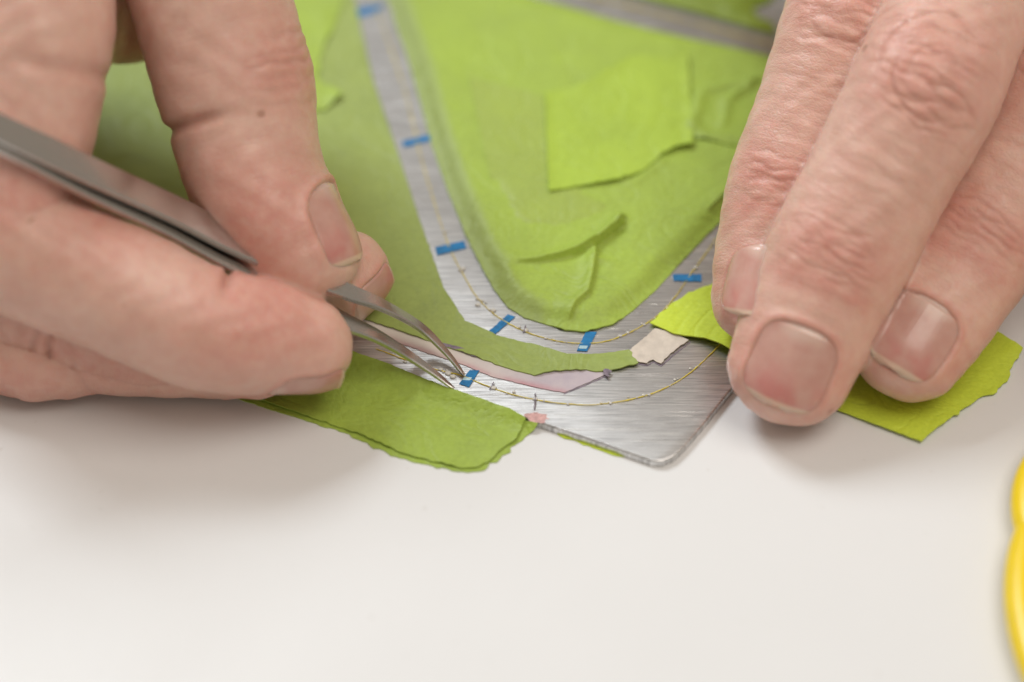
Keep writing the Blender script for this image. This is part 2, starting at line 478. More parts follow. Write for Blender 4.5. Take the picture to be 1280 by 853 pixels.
# lower tape over the plate edge, with a second layer peeping out below
T4b = [(-150, 300), (300, 460), (560, 500), (672, 528, .1), (668, 532, .2), (648, 546, .2), (628, 562, .2), (606, 580, .15), (584, 583, .1), (540, 575, .15), (500, 565, .15), (462, 550, .15), (430, 533, .12), (395, 522, .06), (350, 508, .05), (300, 492), (-150, 335)]
o = sheet('masking_tape', T4b, 0.16, M['tape'], seed=5, grid=1.5, thick=0.16)
tag(o, 'under layer of green tape peeping out below the folded tape strip', 'masking tape', TG)
T4 = [(-150, 236), (300, 391), (400, 426, .03), (427, 436.5, .03), (500, 462, .03), (560, 487, .03), (600, 499, .04), (636, 512, .05), (657, 524, .15), (651, 533, .22), (640, 545, .2), (625, 556, .2), (610, 571, .15), (598, 577, .1), (578, 579, .08), (545, 571, .1), (500, 559, .12), (460, 542, .12), (430, 529, .1), (395, 518, .05), (350, 503, .04), (300, 486), (-150, 330)]
o = sheet('masking_tape', T4, 0.34, M['tape'], lambda xy, e: 0.28 * np.exp(-(e / 0.7) ** 2) * (0.4 + 0.6 * (vnoise(xy, 0.3, 9) > 0)), seed=6, grid=1.2, thick=0.14)
tag(o, 'green tape strip folded over the lower plate edge under the tweezer points', 'masking tape', TG)
# thin sliver of tape stuck below the plate, right of the strip
o = sheet('masking_tape', [(690, 532), (790, 566, .05), (791, 571, .1), (770, 570, .1), (735, 557, .1), (700, 545, .1)], 0.15, M['tape_lit'], follow=False, z=0.2, seed=8, grid=1.0, thick=0.1)
tag(o, 'thin green tape sliver peeping from under the rounded plate edge', 'masking tape', TG)

# inner masked area inside the metal loop, raised on layers of tape
IN_LEFT = [(440, -150), (470, -50), (482, 0), (508, 67), (525, 128), (540, 183), (561, 243), (582, 295), (596, 324), (615, 359), (634, 384), (655, 397), (685, 406), (706, 413), (733, 415), (766, 406), (790, 389), (820, 362), (849, 330), (905, 272), (990, 190)]
IN_TOP = [(1030, 88), (956, 68), (809, 38), (763, 26), (661, -5), (560, -35)]
INL = np.array([P(u, v, 1.6)[:2] for u, v in IN_LEFT[:12]])
FOLDS = [[(650, 331), (672, 331), (700, 326), (738, 314), (758, 299), (775, 283)], [(744, 318), (741, 345), (735, 370), (720, 382), (711, 396)]]
def h6(xy, e):
    plateau = 1.5 * sstep(0.2, 3.6, e)
    d = plateau
    d = d + ridge(xy, [(650, 331), (672, 331), (700, 326), (738, 314), (758, 299), (775, 283)], 0.6, 2.3, 0.32, 1.5)
    d = d + ridge(xy, [(744, 318), (741, 345), (735, 370), (720, 382), (711, 396)], 1.3, 0.7, 1.5, 0.4)
    d = d - 0.5 * np.exp(-(np.linalg.norm(xy - P(771, 292, 2)[:2], axis=1) / 1.3) ** 2)
    d = d + ridge(xy, [(748, 329), (760, 331), (768, 338)], 0.6, 0.2, 0.4, 0.8)
    d = d + ridge(xy, [(640, 322), (634, 338), (642, 362)], 0.35, 0.35, 0.5, 0.7) + ridge(xy, [(630, 318), (624, 342), (636, 372)], 0.25, 0.3, 0.5, 0.7)
    d = d + ridge(xy, [(780, 240), (800, 228), (830, 205)], 0.3, 0.4, 0.5, 1.2) + 0.30 * vnoise(xy, 0.12, 21)
    d = d + ridge(xy, [(700, 404), (735, 408), (770, 396)], 0.3, 0.3, 0.6, 1.0)
    d = d + ridge(xy, [(900, 250), (870, 285), (840, 320)], 0.3, 0.3, 0.7, 1.4)
    return d
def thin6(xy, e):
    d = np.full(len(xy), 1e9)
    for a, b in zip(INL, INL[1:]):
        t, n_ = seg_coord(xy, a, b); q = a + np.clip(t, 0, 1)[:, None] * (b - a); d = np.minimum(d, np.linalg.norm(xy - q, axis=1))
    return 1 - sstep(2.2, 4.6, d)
o = sheet('masking_tape', [(u, v, .04) for u, v in IN_LEFT] + IN_TOP, 0.30, M['tape'], h6, seed=9, grid=0.8, thick=0.25, thin=thin6, lines=FOLDS)
tag(o, 'large wrinkled green tape sheet filling the inside of the bare metal loop', 'masking tape', TG)
PL = 1.85
def onplateau(xy, e=None): return 0.30 * vnoise(xy, 0.12, 21)
o = sheet('masking_tape', [(586, 106, .03), (640, 119, .03), (700, 137), (760, 180), (790, 235, .05), (735, 248), (770, 262, .05), (762, 280), (700, 300), (640, 290), (612, 230, .03)], PL + 0.10, M['tape_mid'],
          lambda xy, e: onplateau(xy) - 0.5 * (1 - sstep(0.0, 1.5, e)) * (xy[:, 1] < P(600, 225, 3)[1]), seed=10, grid=1.2, thick=0.22, wav=0.02)
tag(o, 'olive green tape layer with a straight upper edge beside the square tape patch', 'masking tape', TG)
T6b = [(681, 129, .03), (720, 120, .12), (745, 110, .12), (775, 92, .12), (790, 83, .12), (806, 82, .15), (820, 84, .12), (859, 79.5, .03), (862, 130, .03), (866, 193, .08), (845, 195, .12), (830, 202, .14), (815, 214, .12), (800, 226, .12), (770, 236, .1), (740, 241, .1), (686, 251, .03)]
o = sheet('masking_tape', T6b, PL + 0.42, M['tape_light'], lambda xy, e: onplateau(xy) + 0.30 * np.exp(-(e / 0.8) ** 2) * (0.5 + 0.5 * np.sin(xy[:, 0] * 0.5)) + 0.5 * np.exp(-(np.linalg.norm(xy - P(866, 193, 3)[:2], axis=1) / 2.5) ** 2), seed=12, grid=0.9, thick=0.28)
tag(o, 'squarish green tape patch with torn upper and lower edges on the wrinkled sheet', 'masking tape', TG)
def h6d(xy, e):
    return onplateau(xy) + ridge(xy, [(866, 165), (880, 120), (946, 106)], 0.5, 0.8, 0.5, 1.4) + ridge(xy, [(862, 160), (880, 175), (930, 178)], 0.3, 0.6, 0.6, 1.2) + ridge(xy, [(905, 160), (912, 130), (940, 112)], 0.5, 0.8, 0.4, 1.0)
o = sheet('masking_tape', [(852, 160), (868, 128, .05), (884, 113, .08), (946, 103, .1), (1010, 92), (990, 190), (940, 196, .1), (900, 188, .1), (866, 180, .1)], PL + 0.22, M['tape'], h6d, seed=13, grid=0.7)
tag(o, 'crumpled green tape scrap between the square patch and the forefinger', 'masking tape', TG)
o = sheet('masking_tape', [(690, 258, .03), (735, 248, .04), (790, 238, .06), (830, 206, .06), (900, 196), (930, 225), (880, 275), (800, 300), (770, 285), (700, 300)], PL + 0.02, M['tape'],
          lambda xy, e: onplateau(xy) - 0.4 * (1 - sstep(0.0, 1.5, e)) * (xy[:, 1] < P(600, 262, 3)[1]), seed=14, grid=1.2, thick=0.22, wav=0.03)
tag(o, 'pale green tape strip crossing below the square patch towards the right metal band', 'masking tape', TG)
o = sheet('masking_tape', [(655, 292, .1), (700, 284, .12), (742, 276, .12), (752, 300), (738, 313, .1), (700, 324, .1), (660, 328, .1)], PL + 0.03, M['tape'],
          lambda xy, e: onplateau(xy), seed=18, grid=1.0, thick=0.2, wav=0.03)
tag(o, 'small green tape scrap just behind the long folded crease', 'masking tape', TG)
# beyond the far metal band
o = sheet('masking_tape', [(802, -2), (886, 20), (970, 43.5), (966, 30, .1), (948, 22, .1), (941, 11, .1), (962, 3, .1), (990, -30), (1000, -140), (500, -140), (700, -30)], 0.34, M['tape_deep'],
          lambda xy, e: 1.0 * sstep(0.2, 2.5, e), seed=15, grid=1.4)
tag(o, 'out of focus green tape beyond the far bare metal band', 'masking tape', TG)
# tape strip held down by the fingers
T5 = [(812, 406, .04), (842, 420, .04), (880, 427, .04), (912, 443, .04), (1037, 503, .03), (1152, 547, .12), (1165, 535, .15), (1190, 518, .15), (1214, 500, .18), (1225, 491, .12), (1243, 487, .15), (1263, 467, .12), (1266, 452, .1), (1279, 431, .1), (1254, 413, .05), (1100, 340), (960, 335), (893, 356, .10), (876, 362, .12), (861, 368, .14), (846, 378, .14), (830, 390, .14), (822, 398, .12)]
def h5(xy, e):
    a = P(905, 440, 1.5)[:2]
    return 0.9 * np.exp(-(np.linalg.norm((xy - a) / np.array([5.0, 2.5]), axis=1)) ** 2) + 0.15 * vnoise(xy, 0.3, 5) + 0.35 * np.exp(-(np.linalg.norm(xy - P(1270, 440, .3)[:2], axis=1) / 2.5) ** 2)
o = sheet('masking_tape', T5, 0.62, M['tape_lit'], h5, seed=16, grid=0.9, thick=0.22)
tag(o, 'bright green torn tape strip pressed down by three fingertips', 'masking tape', TG)
# red smudge on plate edge
o = sheet('red_smudge', [(655, 517, .1), (668, 514, .15), (684, 517, .15), (687, 523, .15), (676, 528, .15), (664, 526, .15)], 0.02, M['stain'], thick=0.03, seed=17, grid=0.5, wav=0, parent=plate, step=0.4)
o['label'] = 'pale red smudge by the plate edge'

# blue alignment strips
BLUE = [([(444, 12), (476, 5), (479, 11), (449, 21)], 'blue tape mark on the narrow metal band, farthest from the tweezers'),
        ([(502, 177), (536, 168), (538.5, 175), (505, 184)], 'blue tape mark crossing the left metal band, second from its bend'),
        ([(544, 309), (580, 301), (583, 310), (546, 319)], 'blue tape mark crossing the left metal band just above its bend'),
        ([(611, 414), (635, 393), (644, 396), (619, 417.5)], 'slanting blue tape mark on the bend of the inner metal band'),
        ([(732, 415), (746, 415), (734, 439), (721, 438.5)], 'blue tape mark with a pale painted glint at the bottom of the inner metal loop'),
        ([(841, 343), (877, 343), (877, 352), (842, 351)], 'blue tape mark on the metal band beside the forefinger and the bright tape strip'),
        ([(587, 463), (599.5, 463), (586, 484), (574, 480)], 'short blue tape mark at the tweezer points')]
for i, (px, lab) in enumerate(BLUE):
    o = sheet('tape_mark', px, 0.16, M['blue'], thick=0.11, seed=40 + i, grid=0.8, wav=0.0, jit=0.035, step=0.45, z=1.45, height=lambda xy, e: 0.05 * np.exp(-(np.linalg.norm(xy - xy.mean(0), axis=1) / 0.5) ** 2))
    tag(o, lab, 'tape mark', 'blue tape marks along the threads')
    if i == 4: sheet('glint_spot', [(725, 432), (735, 432.5), (733, 436), (723, 435.5)], 0.20, M['blue_pale'], thick=0.03, grid=0.5, wav=0, parent=o, step=0.4)  # pale patch stands in for a reflection on the tape
    if i == 6: sheet('glint_spot', [(580, 471.5), (590, 472), (587.5, 475.5), (578, 475)], 0.20, M['blue_pale'], thick=0.03, grid=0.5, wav=0, parent=o, step=0.4)

def tube(name, pts, rad, m, parent=None, seg=8):
    pts = np.asarray(pts, float); n = len(pts)
    rad = np.broadcast_to(rad, (n,))
    tg = np.gradient(pts, axis=0); tg /= np.linalg.norm(tg, axis=1)[:, None]
    V = []; F = []
    for i in range(n):
        s = np.cross(tg[i], [0, 0, 1.0]); s /= np.linalg.norm(s); u = np.cross(s, tg[i])
        for k in range(seg):
            a = 2 * math.pi * k / seg; V.append(pts[i] + rad[i] * (math.cos(a) * s + math.sin(a) * u))
    for i in range(n - 1):
        for k in range(seg):
            F.append((i * seg + k, i * seg + (k + 1) % seg, (i + 1) * seg + (k + 1) % seg, (i + 1) * seg + k))
    F.append(tuple(range(seg))); F.append(tuple(reversed(range((n - 1) * seg, n * seg))))
    return link(name, mesh_np(name, V, F), m, parent)

def catmull(px, per=8):
    p = np.array(px, float); p = np.vstack([2 * p[0] - p[1], p, 2 * p[-1] - p[-2]]); out = []
    for i in range(1, len(p) - 2):
        for k in range(per):
            t = k / per; a, b, c, d = p[i - 1:i + 3]
            out.append(0.5 * ((2 * b) + (c - a) * t + (2 * a - 5 * b + 4 * c - d) * t * t + (3 * b - a - 3 * c + d) * t ** 3))
    out.append(p[-2]); return np.array(out)

def thread(px, lab, rad=0.062, beads=(), seed=0):
    c = catmull(px); r = np.random.default_rng(seed)
    z = PLATE_T + 0.13 + 0.03 * np.sin(np.arange(len(c)) * 0.9 + seed)
    pts = np.array([P(u, v, zz) for (u, v), zz in zip(c, z)])
    pts[:, :2] += r.normal(0, 0.02, (len(pts), 2))
    o = tube('thread', pts, rad * (1 + 0.25 * r.normal(size=len(pts)).clip(-1, 1)), M['thread'])
    tag(o, lab, 'thread', 'gold threads on the metal')
    beads = list(beads) + [(c[k][0] + r.normal(0, 2.5), c[k][1] + r.normal(0, 1.5), r.uniform(0.14, 0.3)) for k in range(6, len(c) - 6) if r.random() < 0.28 and min(math.hypot(c[k][0] - sum(p[0] for p in q) / 4, c[k][1] - sum(p[1] for p in q) / 4) for q, _ in BLUE) > 24]
    for (u, v, rr) in beads:
        bm = bmesh.new(); bmesh.ops.create_icosphere(bm, subdivisions=2, radius=1)
        q = P(u, v, PLATE_T + 0.15)
        for vtx in bm.verts:
            w = np.array(vtx.co) * np.array([rr, rr * 0.8, rr * 0.55]) * r.uniform(0.85, 1.15)
            vtx.co = Vector((q + w) * MM)
        me = bpy.data.meshes.new('glue_drop'); bm.to_mesh(me); bm.free()
        link('glue_drop', me, M['bead'], o)
    return o
thread([(455, -50), (468, 0), (480, 35), (505, 110), (519, 165), (527, 200), (545, 260), (558, 300), (570, 327), (580, 345), (595, 370), (612, 388), (628, 400), (655, 414), (690, 425), (720, 429), (750, 428), (775, 421), (800, 409), (825, 392), (845, 370), (862, 345), (880, 320), (900, 292), (930, 250)],
       'fine gold thread following the inner bare metal loop', beads=[(515, 156, .4), (527, 197, .35), (556, 290, .4), (578, 336, .45), (597, 381, .4), (616, 388, .5), (657, 413, .45), (870, 335, .35)], seed=1)
thread([(470, 436), (505, 449), (545, 462), (575, 469), (600, 479), (640, 493), (690, 503), (740, 506), (790, 499), (830, 486), (860, 468), (885, 446), (905, 425), (930, 395)],
       'fine gold thread curving across the wide outer metal corner', beads=[(560, 467, .55), (551, 462, .4), (566, 471, .5), (617, 485, .45), (669, 499, .4)], seed=2, rad=0.07)
thread([(640, -28), (720, -8), (800, 11), (880, 32), (960, 54), (1040, 76)], 'fine gold thread along the far blurred metal band', rad=0.09, seed=3)
# short wire ends crossing the outer thread
for (a, b) in (((669, 492), (668, 512)), ((617, 478), (612, 487)), ((657, 407), (654, 416))):
    o = tube('wire_bit', [P(*a, 1.55), P((a[0] + b[0]) / 2 + .5, (a[1] + b[1]) / 2, 1.62), P(*b, 1.45)], 0.09, M['ink'], plate, seg=6)

# ------------------------------------------------------------------ tweezers
def arm(name, pts, S_list, w, t, parent):
    """bar of rectangular section with softened corners swept through pts; S = outward face normal, w width, t thickness"""
    n = len(pts); tg = np.gradient(pts, axis=0); tg /= np.linalg.norm(tg, axis=1)[:, None]
    V = []; F = []
    for i in range(n):
        S = S_list[i] - tg[i] * (S_list[i] @ tg[i]); S /= np.linalg.norm(S); W = np.cross(tg[i], S)
        hw, ht = w[i] / 2, t[i] / 2; b = min(ht, hw) * 0.45
        sec = [(hw - b, ht), (0, ht * 1.04), (-hw + b, ht), (-hw, ht - b), (-hw, -ht + b), (-hw + b, -ht), (hw - b, -ht), (hw, -ht + b), (hw, ht - b)]
        for (a, c) in sec: V.append(pts[i] + W * a + S * c)
    k = 9
    for i in range(n - 1):
        for j in range(k):
            F.append((i * k + j, (i + 1) * k + j, (i + 1) * k + (j + 1) % k, i * k + (j + 1) % k))
    F.append(tuple(reversed(range(k)))); F.append(tuple(range((n - 1) * k, n * k)))
    o = link(name, mesh_np(name, V, F), M['steel'], parent)
    me = o.data
    bm = bmesh.new(); bm.from_mesh(me); bmesh.ops.recalc_face_normals(bm, faces=bm.faces); bm.to_mesh(me); bm.free()
    me.set_sharp_from_angle(angle=math.radians(40))
    return o

tw = bpy.data.objects.new('tweezers', None); COL.objects.link(tw)
tw.empty_display_size = 0.01
tw.location = P(576, 480, 1.6) * MM
tag(tw, 'steel tweezers with two curved points held between thumb and forefinger over the plate', 'tweezers')
def arm_path(rows):
    a = catmull(rows, 10)                      # u, v, z, width, thickness
    pts = np.array([P(r[0], r[1], r[2]) for r in a])
    return pts, a[:, 3], a[:, 4]
up_rows = [(-260, 40, 66, 4.6, 1.2), (-120, 104, 58, 4.7, 1.2), (0, 161, 48.5, 4.8, 1.2), (112, 214, 38.8, 5.2, 1.2), (225, 266, 28.5, 5.2, 1.2), (300, 306, 23.2, 4.6, 1.2), (380, 343, 18.2, 3.8, 1.15), (437, 366, 14.6, 3.2, 1.1), (480, 383, 11.2, 2.4, 0.95), (525, 409, 6.4, 1.8, 0.8), (557, 440, 3.8, 1.2, 0.62), (576, 464, 2.3, 0.75, 0.45), (580, 470, 1.9, 0.4, 0.3)]
lo_rows = [(-260, 52, 64.2, 4.6, 1.2), (-120, 115, 56.4, 4.7, 1.2), (0, 173, 47.0, 4.8, 1.2), (112, 231, 36.8, 5.2, 1.2), (225, 285, 26.4, 5.4, 1.2), (300, 328, 21.0, 5.0, 1.2), (380, 376, 15.4, 4.2, 1.2), (430, 402, 12.0, 3.3, 1.15), (470, 420, 9.0, 2.6, 1.0), (510, 444, 5.2, 1.9, 0.85), (543, 467, 3.3, 1.3, 0.65), (562, 482, 2.1, 0.8, 0.45), (568, 486, 1.8, 0.4, 0.3)]
for nm, rows, sg in (('upper_arm', up_rows, 1), ('lower_arm', lo_rows, -1)):
    pts, w, t = arm_path(rows)
    k = np.linspace(0, 1, len(pts))
    Sn = [(UP * 0.52 + RI * 0.25 + TO * (0.85 - 0.55 * kk)) for kk in k]
    o = arm(nm, pts, Sn, w, t, None)
    o.parent = tw; o.matrix_parent_inverse = tw.matrix_basis.inverted()
# welded joint at the rear, beyond the frame
pts, w, t = arm_path([(-262, 46, 65.2, 5.0, 2.8), (-230, 60, 63.4, 5.1, 3.1), (-200, 74, 61.6, 5.0, 2.8), (-180, 83, 60.4, 4.6, 2.0)])
o = arm('rear_joint', pts, [UP * 0.62 + RI * 0.28 + TO * 0.7] * len(pts), w, t, None)
o.parent = tw; o.matrix_parent_inverse = tw.matrix_basis.inverted()

# ------------------------------------------------------------------ hands
class Finger:
    """a swept limb: joints base -> tip (mm); radii rows (joint index, side, dorsal, palmar); n = sideways axis"""
    def __init__(s, joints, radii, n, step=0.9, smooth=3.2, tip_axis=None):
        J = np.array(joints, float); seg = np.linalg.norm(np.diff(J, axis=0), axis=1); L = np.r_[0, np.cumsum(seg)]
        m = max(8, int(L[-1] / step)); t = np.linspace(0, L[-1], m)
        c = np.stack([np.interp(t, L, J[:, k]) for k in range(3)], 1)
        sig = smooth / (L[-1] / m); h = int(3 * sig) + 1
        ker = np.exp(-0.5 * (np.arange(-h, h + 1) / sig) ** 2); ker /= ker.sum()
        pad = np.vstack([2 * c[0] - c[h:0:-1], c, 2 * c[-1] - c[-2:-h - 2:-1]]) if m > h + 1 else np.vstack([np.repeat(c[:1], h, 0), c, np.repeat(c[-1:], h, 0)])
        c = np.stack([np.convolve(pad[:, k], ker, 'valid') for k in range(3)], 1)
        s.c = c; s.s = t; s.L = L
        a = np.gradient(c, axis=0); s.a = a / np.linalg.norm(a, axis=1)[:, None]
        n = np.asarray(n, float)
        nn = n - s.a * (s.a @ n)[:, None]; s.n = nn / np.linalg.norm(nn, axis=1)[:, None]
        s.d = np.cross(s.a, s.n)
        R = np.array(radii, float); js = np.interp(t, L, np.arange(len(J)))
        def sm(k):
            x = np.interp(js, R[:, 0], R[:, k]); kk = np.ones(7) / 7
            return np.convolve(np.pad(x, 3, mode='edge'), kk, 'valid')
        s.rs, s.rd, s.rp = sm(1), sm(2), sm(3)
    def splat(s, F, org, h, reach=3.2):
        sh = F.shape
        for i in range(len(s.c)):
            r = max(s.rs[i], s.rd[i], s.rp[i]) + reach
            lo = np.maximum(0, np.floor((s.c[i] - r - org) / h).astype(int)); hi = np.minimum(sh, np.ceil((s.c[i] + r - org) / h).astype(int) + 1)
            if np.any(hi <= lo): continue
            ax = [(org[k] + h * np.arange(lo[k], hi[k]) - s.c[i][k]).astype(np.float32) for k in range(3)]
            def proj(v): return (ax[0] * np.float32(v[0]))[:, None, None] + (ax[1] * np.float32(v[1]))[None, :, None] + (ax[2] * np.float32(v[2]))[None, None, :]
            qs = proj(s.n[i]); qd = proj(s.d[i]); qa = proj(s.a[i])
            ra = min(s.rs[i], 0.5 * (s.rd[i] + s.rp[i])); rdp = np.where(qd > 0, np.float32(1 / s.rd[i]), np.float32(1 / s.rp[i]))
            k0 = np.sqrt((qs / np.float32(s.rs[i])) ** 2 + (qd * rdp) ** 2 + (qa / np.float32(ra)) ** 2)
            d = (k0 - 1) * np.float32(min(s.rs[i], s.rd[i], s.rp[i]))
            w = F[lo[0]:hi[0], lo[1]:hi[1], lo[2]:hi[2]]
            np.minimum(w, d, out=w)

def smin(a, b, k):
    hh = np.clip(0.5 + 0.5 * (b - a) / k, 0, 1)
    return b + (a - b) * hh - k * hh * (1 - hh)

def surface_nets(F, org, h):
    S = F < 0
    c = np.zeros(tuple(x - 1 for x in F.shape), np.int8)
    for i in (0, 1):
        for j in (0, 1):
            for k in (0, 1): c += S[i:F.shape[0] - 1 + i, j:F.shape[1] - 1 + j, k:F.shape[2] - 1 + k]
    idx = np.argwhere((c > 0) & (c < 8)); del c
    acc = np.zeros((len(idx), 3)); cnt = np.zeros(len(idx))
    corners = [(i, j, k) for i in (0, 1) for j in (0, 1) for k in (0, 1)]
    for p in corners:
        for ax in range(3):
            if p[ax]: continue
            q = list(p); q[ax] = 1
            f0 = F[idx[:, 0] + p[0], idx[:, 1] + p[1], idx[:, 2] + p[2]]; f1 = F[idx[:, 0] + q[0], idx[:, 1] + q[1], idx[:, 2] + q[2]]
            x = (f0 < 0) != (f1 < 0)
            t = np.where(x, f0 / np.where(x, f0 - f1, 1), 0)
            pos = np.array(p, float)[None, :].repeat(len(idx), 0); pos[:, ax] += t
            acc += pos * x[:, None]; cnt += x
    V = org + h * (idx + acc / cnt[:, None])
    vid = np.full(tuple(x - 1 for x in F.shape), -1, np.int32); vid[idx[:, 0], idx[:, 1], idx[:, 2]] = np.arange(len(idx))
    quads = []
    for ax in range(3):
        o1, o2 = [(1, 2), (2, 0), (0, 1)][ax]
        sl0 = [slice(1, -1)] * 3; sl1 = [slice(1, -1)] * 3
        sl0[ax] = slice(0, -1); sl1[ax] = slice(1, None)
        a = S[tuple(sl0)]; b = S[tuple(sl1)]
        e = np.argwhere(a != b); fl = a[e[:, 0], e[:, 1], e[:, 2]]
        for k in range(3):
            if k != ax: e[:, k] += 1
        def cell(d1, d2):
            q = e.copy(); q[:, o1] -= d1; q[:, o2] -= d2
            return vid[q[:, 0], q[:, 1], q[:, 2]]
        A, B, C_, D_ = cell(1, 1), cell(0, 1), cell(0, 0), cell(1, 0)
        quads.append(np.where(fl[:, None], np.stack([A, B, C_, D_], 1), np.stack([D_, C_, B, A], 1)))
    quads = np.vstack(quads); quads = quads[(quads >= 0).all(1)]
    return V, quads

def wrinkles(s, phi, s0, span, n, amp, width, arc, seed, pmax=1.25, slant=0.0):
    """fine transverse folds over the back of a joint; returns (displacement, crease mask)"""
    r = np.random.default_rng(seed); d = np.zeros(len(s)); cm = np.zeros(len(s))
    for k in np.linspace(-1, 1, n):
        k2 = k + r.normal(0, 0.35 / n)
        pc = r.normal(0, 0.18); pm = pmax * r.uniform(0.55, 1.0)
        a = amp * r.uniform(0.35, 1.0) * (1 - 0.45 * abs(k2))
        x = phi - pc
        line = s0 + slant * x + k2 * span * (1 - arc * np.clip(np.abs(x) / 1.3, 0, 1.2) ** 2) + 0.35 * np.sin(x * r.uniform(3, 7) + r.uniform(0, 6.28)) + 0.18 * np.sin(x * r.uniform(9, 14) + r.uniform(0, 6.28))
        g = np.exp(-((s - line) / (width * r.uniform(0.75, 1.3))) ** 2) * (1 - sstep(pm * 0.55, pm, np.abs(x)))
        d -= a * g; cm = np.maximum(cm, g * a / amp)
    return d, cm

def build_hand(name, fingers, palm, org, top, h, features, nails, label, blends=(0.2, 6.0)):
    org = np.array(org, float); shape = tuple(np.ceil((np.array(top) - org) / h).astype(int))
    tot = None; BIG = 4.0
    Fp = np.full(shape, BIG, np.float32)
    for f in palm: 
        g = np.full(shape, BIG, np.float32); f.splat(g, org, h, 4.0); Fp = smin(Fp, g, np.float32(4.0)) if f is not palm[0] else g
    Ff = np.full(shape, BIG, np.float32)
    for f in fingers:
        g = np.full(shape, BIG, np.float32); f.splat(g, org, h)
        Ff = smin(Ff, g, np.float32(blends[0]))
    F = smin(Ff, Fp, np.float32(blends[1])) if palm else Ff
    del Fp, Ff, g
    for ax in range(3):
        for sl in (0, -1):
            i = [slice(None)] * 3; i[ax] = sl; F[tuple(i)] = BIG
    for _ in range(2):
        for ax in range(3):
            G = F.copy(); a = [slice(None)] * 3; b = [slice(None)] * 3; c = [slice(None)] * 3
            a[ax] = slice(0, -2); b[ax] = slice(1, -1); c[ax] = slice(2, None)
            G[tuple(b)] = 0.25 * F[tuple(a)] + 0.5 * F[tuple(b)] + 0.25 * F[tuple(c)]; F = G
    V, Qd = surface_nets(F, org, h); del F
    # local coordinates of every vertex along the limb it belongs to
    allf = fingers + palm
    fid = np.concatenate([np.full(len(f.c), i) for i, f in enumerate(allf)])
    cc = np.vstack([f.c for f in allf]); aa = np.vstack([f.a for f in allf]); nn = np.vstack([f.n for f in allf]); dd = np.vstack([f.d for f in allf])
    ss = np.concatenate([f.s for f in allf]); rr = np.concatenate([(f.rs + f.rd) / 2 for f in allf])
    best = np.empty(len(V), int)
    cc32 = cc.astype(np.float32); c2 = (cc32 ** 2).sum(1)
    for i in range(0, len(V), 20000):
        v = V[i:i + 20000].astype(np.float32)
        D2 = (v ** 2).sum(1)[:, None] + c2[None] - 2 * v @ cc32.T
        best[i:i + 20000] = np.argmin(np.sqrt(np.maximum(D2, 0)) - rr[None].astype(np.float32), axis=1)
    w = V - cc[best]
    ls = ss[best] + (w * aa[best]).sum(1); lsd = (w * nn[best]).sum(1); ld = (w * dd[best]).sum(1); vf = fid[best]
    phi = np.arctan2(lsd, ld)
    me0 = mesh_np(name, V, Qd)
    N = np.empty(len(V) * 3, np.float32); me0.vertices.foreach_get('normal', N); N = N.reshape(-1, 3)
    bvh = BVHTree.FromPolygons([tuple(x) for x in V], [tuple(q) for q in Qd.tolist()])
    disp = np.zeros(len(V)); red = np.zeros(len(V)); cre = np.zeros(len(V))
    for ft in features:
        k = np.nonzero(vf == ft['f'])[0]
        if not len(k): continue
        s0 = allf[ft['f']].L[0] + np.interp(ft['j'], np.arange(len(allf[ft['f']].L)), allf[ft['f']].L)
        if ft['type'] == 'wr':
            d, cm = wrinkles(ls[k], phi[k], s0, ft['span'], ft['n'], ft['amp'], ft.get('w', 0.42), ft.get('arc', 0.45), ft['seed'], ft.get('pm', 1.25), ft.get('sl', 0.0))
            disp[k] += d; cre[k] = np.maximum(cre[k], cm * ft.get('cre', 0.7))
            bl = np.exp(-((ls[k] - s0) / (ft['span'] * 1.1)) ** 2) * (1 - sstep(0.5, 1.5, np.abs(phi[k])))
            disp[k] += ft.get('bulge', 0.35) * bl; red[k] = np.maximum(red[k], ft.get('red', 0.7) * bl)
        elif ft['type'] == 'crease':
            ph = np.abs((phi[k] - ft['phi'] + math.pi) % (2 * math.pi) - math.pi)
            g = np.exp(-((ls[k] - s0 - ft.get('slant', 0) * (phi[k] - ft['phi'])) / ft.get('w', 0.8)) ** 2) * (1 - sstep(ft['pw'] * 0.5, ft['pw'], ph))
            disp[k] -= ft['amp'] * g; cre[k] = np.maximum(cre[k], g * ft.get('cre', 0.6))
        elif ft['type'] == 'oval':
            r = np.random.default_rng(ft['seed']); x = lsd[k] - ft.get('off', 0.0); y = ls[k] - s0
            wob = 0.07 * np.sin(x * 0.55 + ft['seed']) + 0.05 * np.sin(y * 0.8 + x * .5 + ft['seed'] * 2)
            rho = np.sqrt((y / ft['ry']) ** 2 + (x / ft['rx']) ** 2) + wob
            top_ = ld[k] > 0
            for q, am in ft['rings']:
                ang = np.arctan2(y, x); a0 = -math.pi / 2 + r.normal(0, 0.55) + (math.pi if r.random() < 0.35 else 0); da = np.abs((ang - a0 + math.pi) % (2 * math.pi) - math.pi); cut = 1 - sstep(0.55, 1.75, da)
                g = np.exp(-((rho - q) / 0.075) ** 2) * cut * top_
                disp[k] -= am * g; cre[k] = np.maximum(cre[k], 0.8 * g)
            red[k] = np.maximum(red[k], 0.35 * np.exp(-rho ** 2) * top_)
            disp[k] += ft.get('dome', 0.35) * np.exp(-(rho / 0.5) ** 2) * top_
        elif ft['type'] == 'red':
            ph = np.abs((phi[k] - ft['phi'] + math.pi) % (2 * math.pi) - math.pi)
            g = np.exp(-((ls[k] - s0) / ft['span']) ** 2) * (1 - sstep(ft['pw'] * 0.3, ft['pw'], ph))
            red[k] = np.maximum(red[k], ft['amp'] * g)
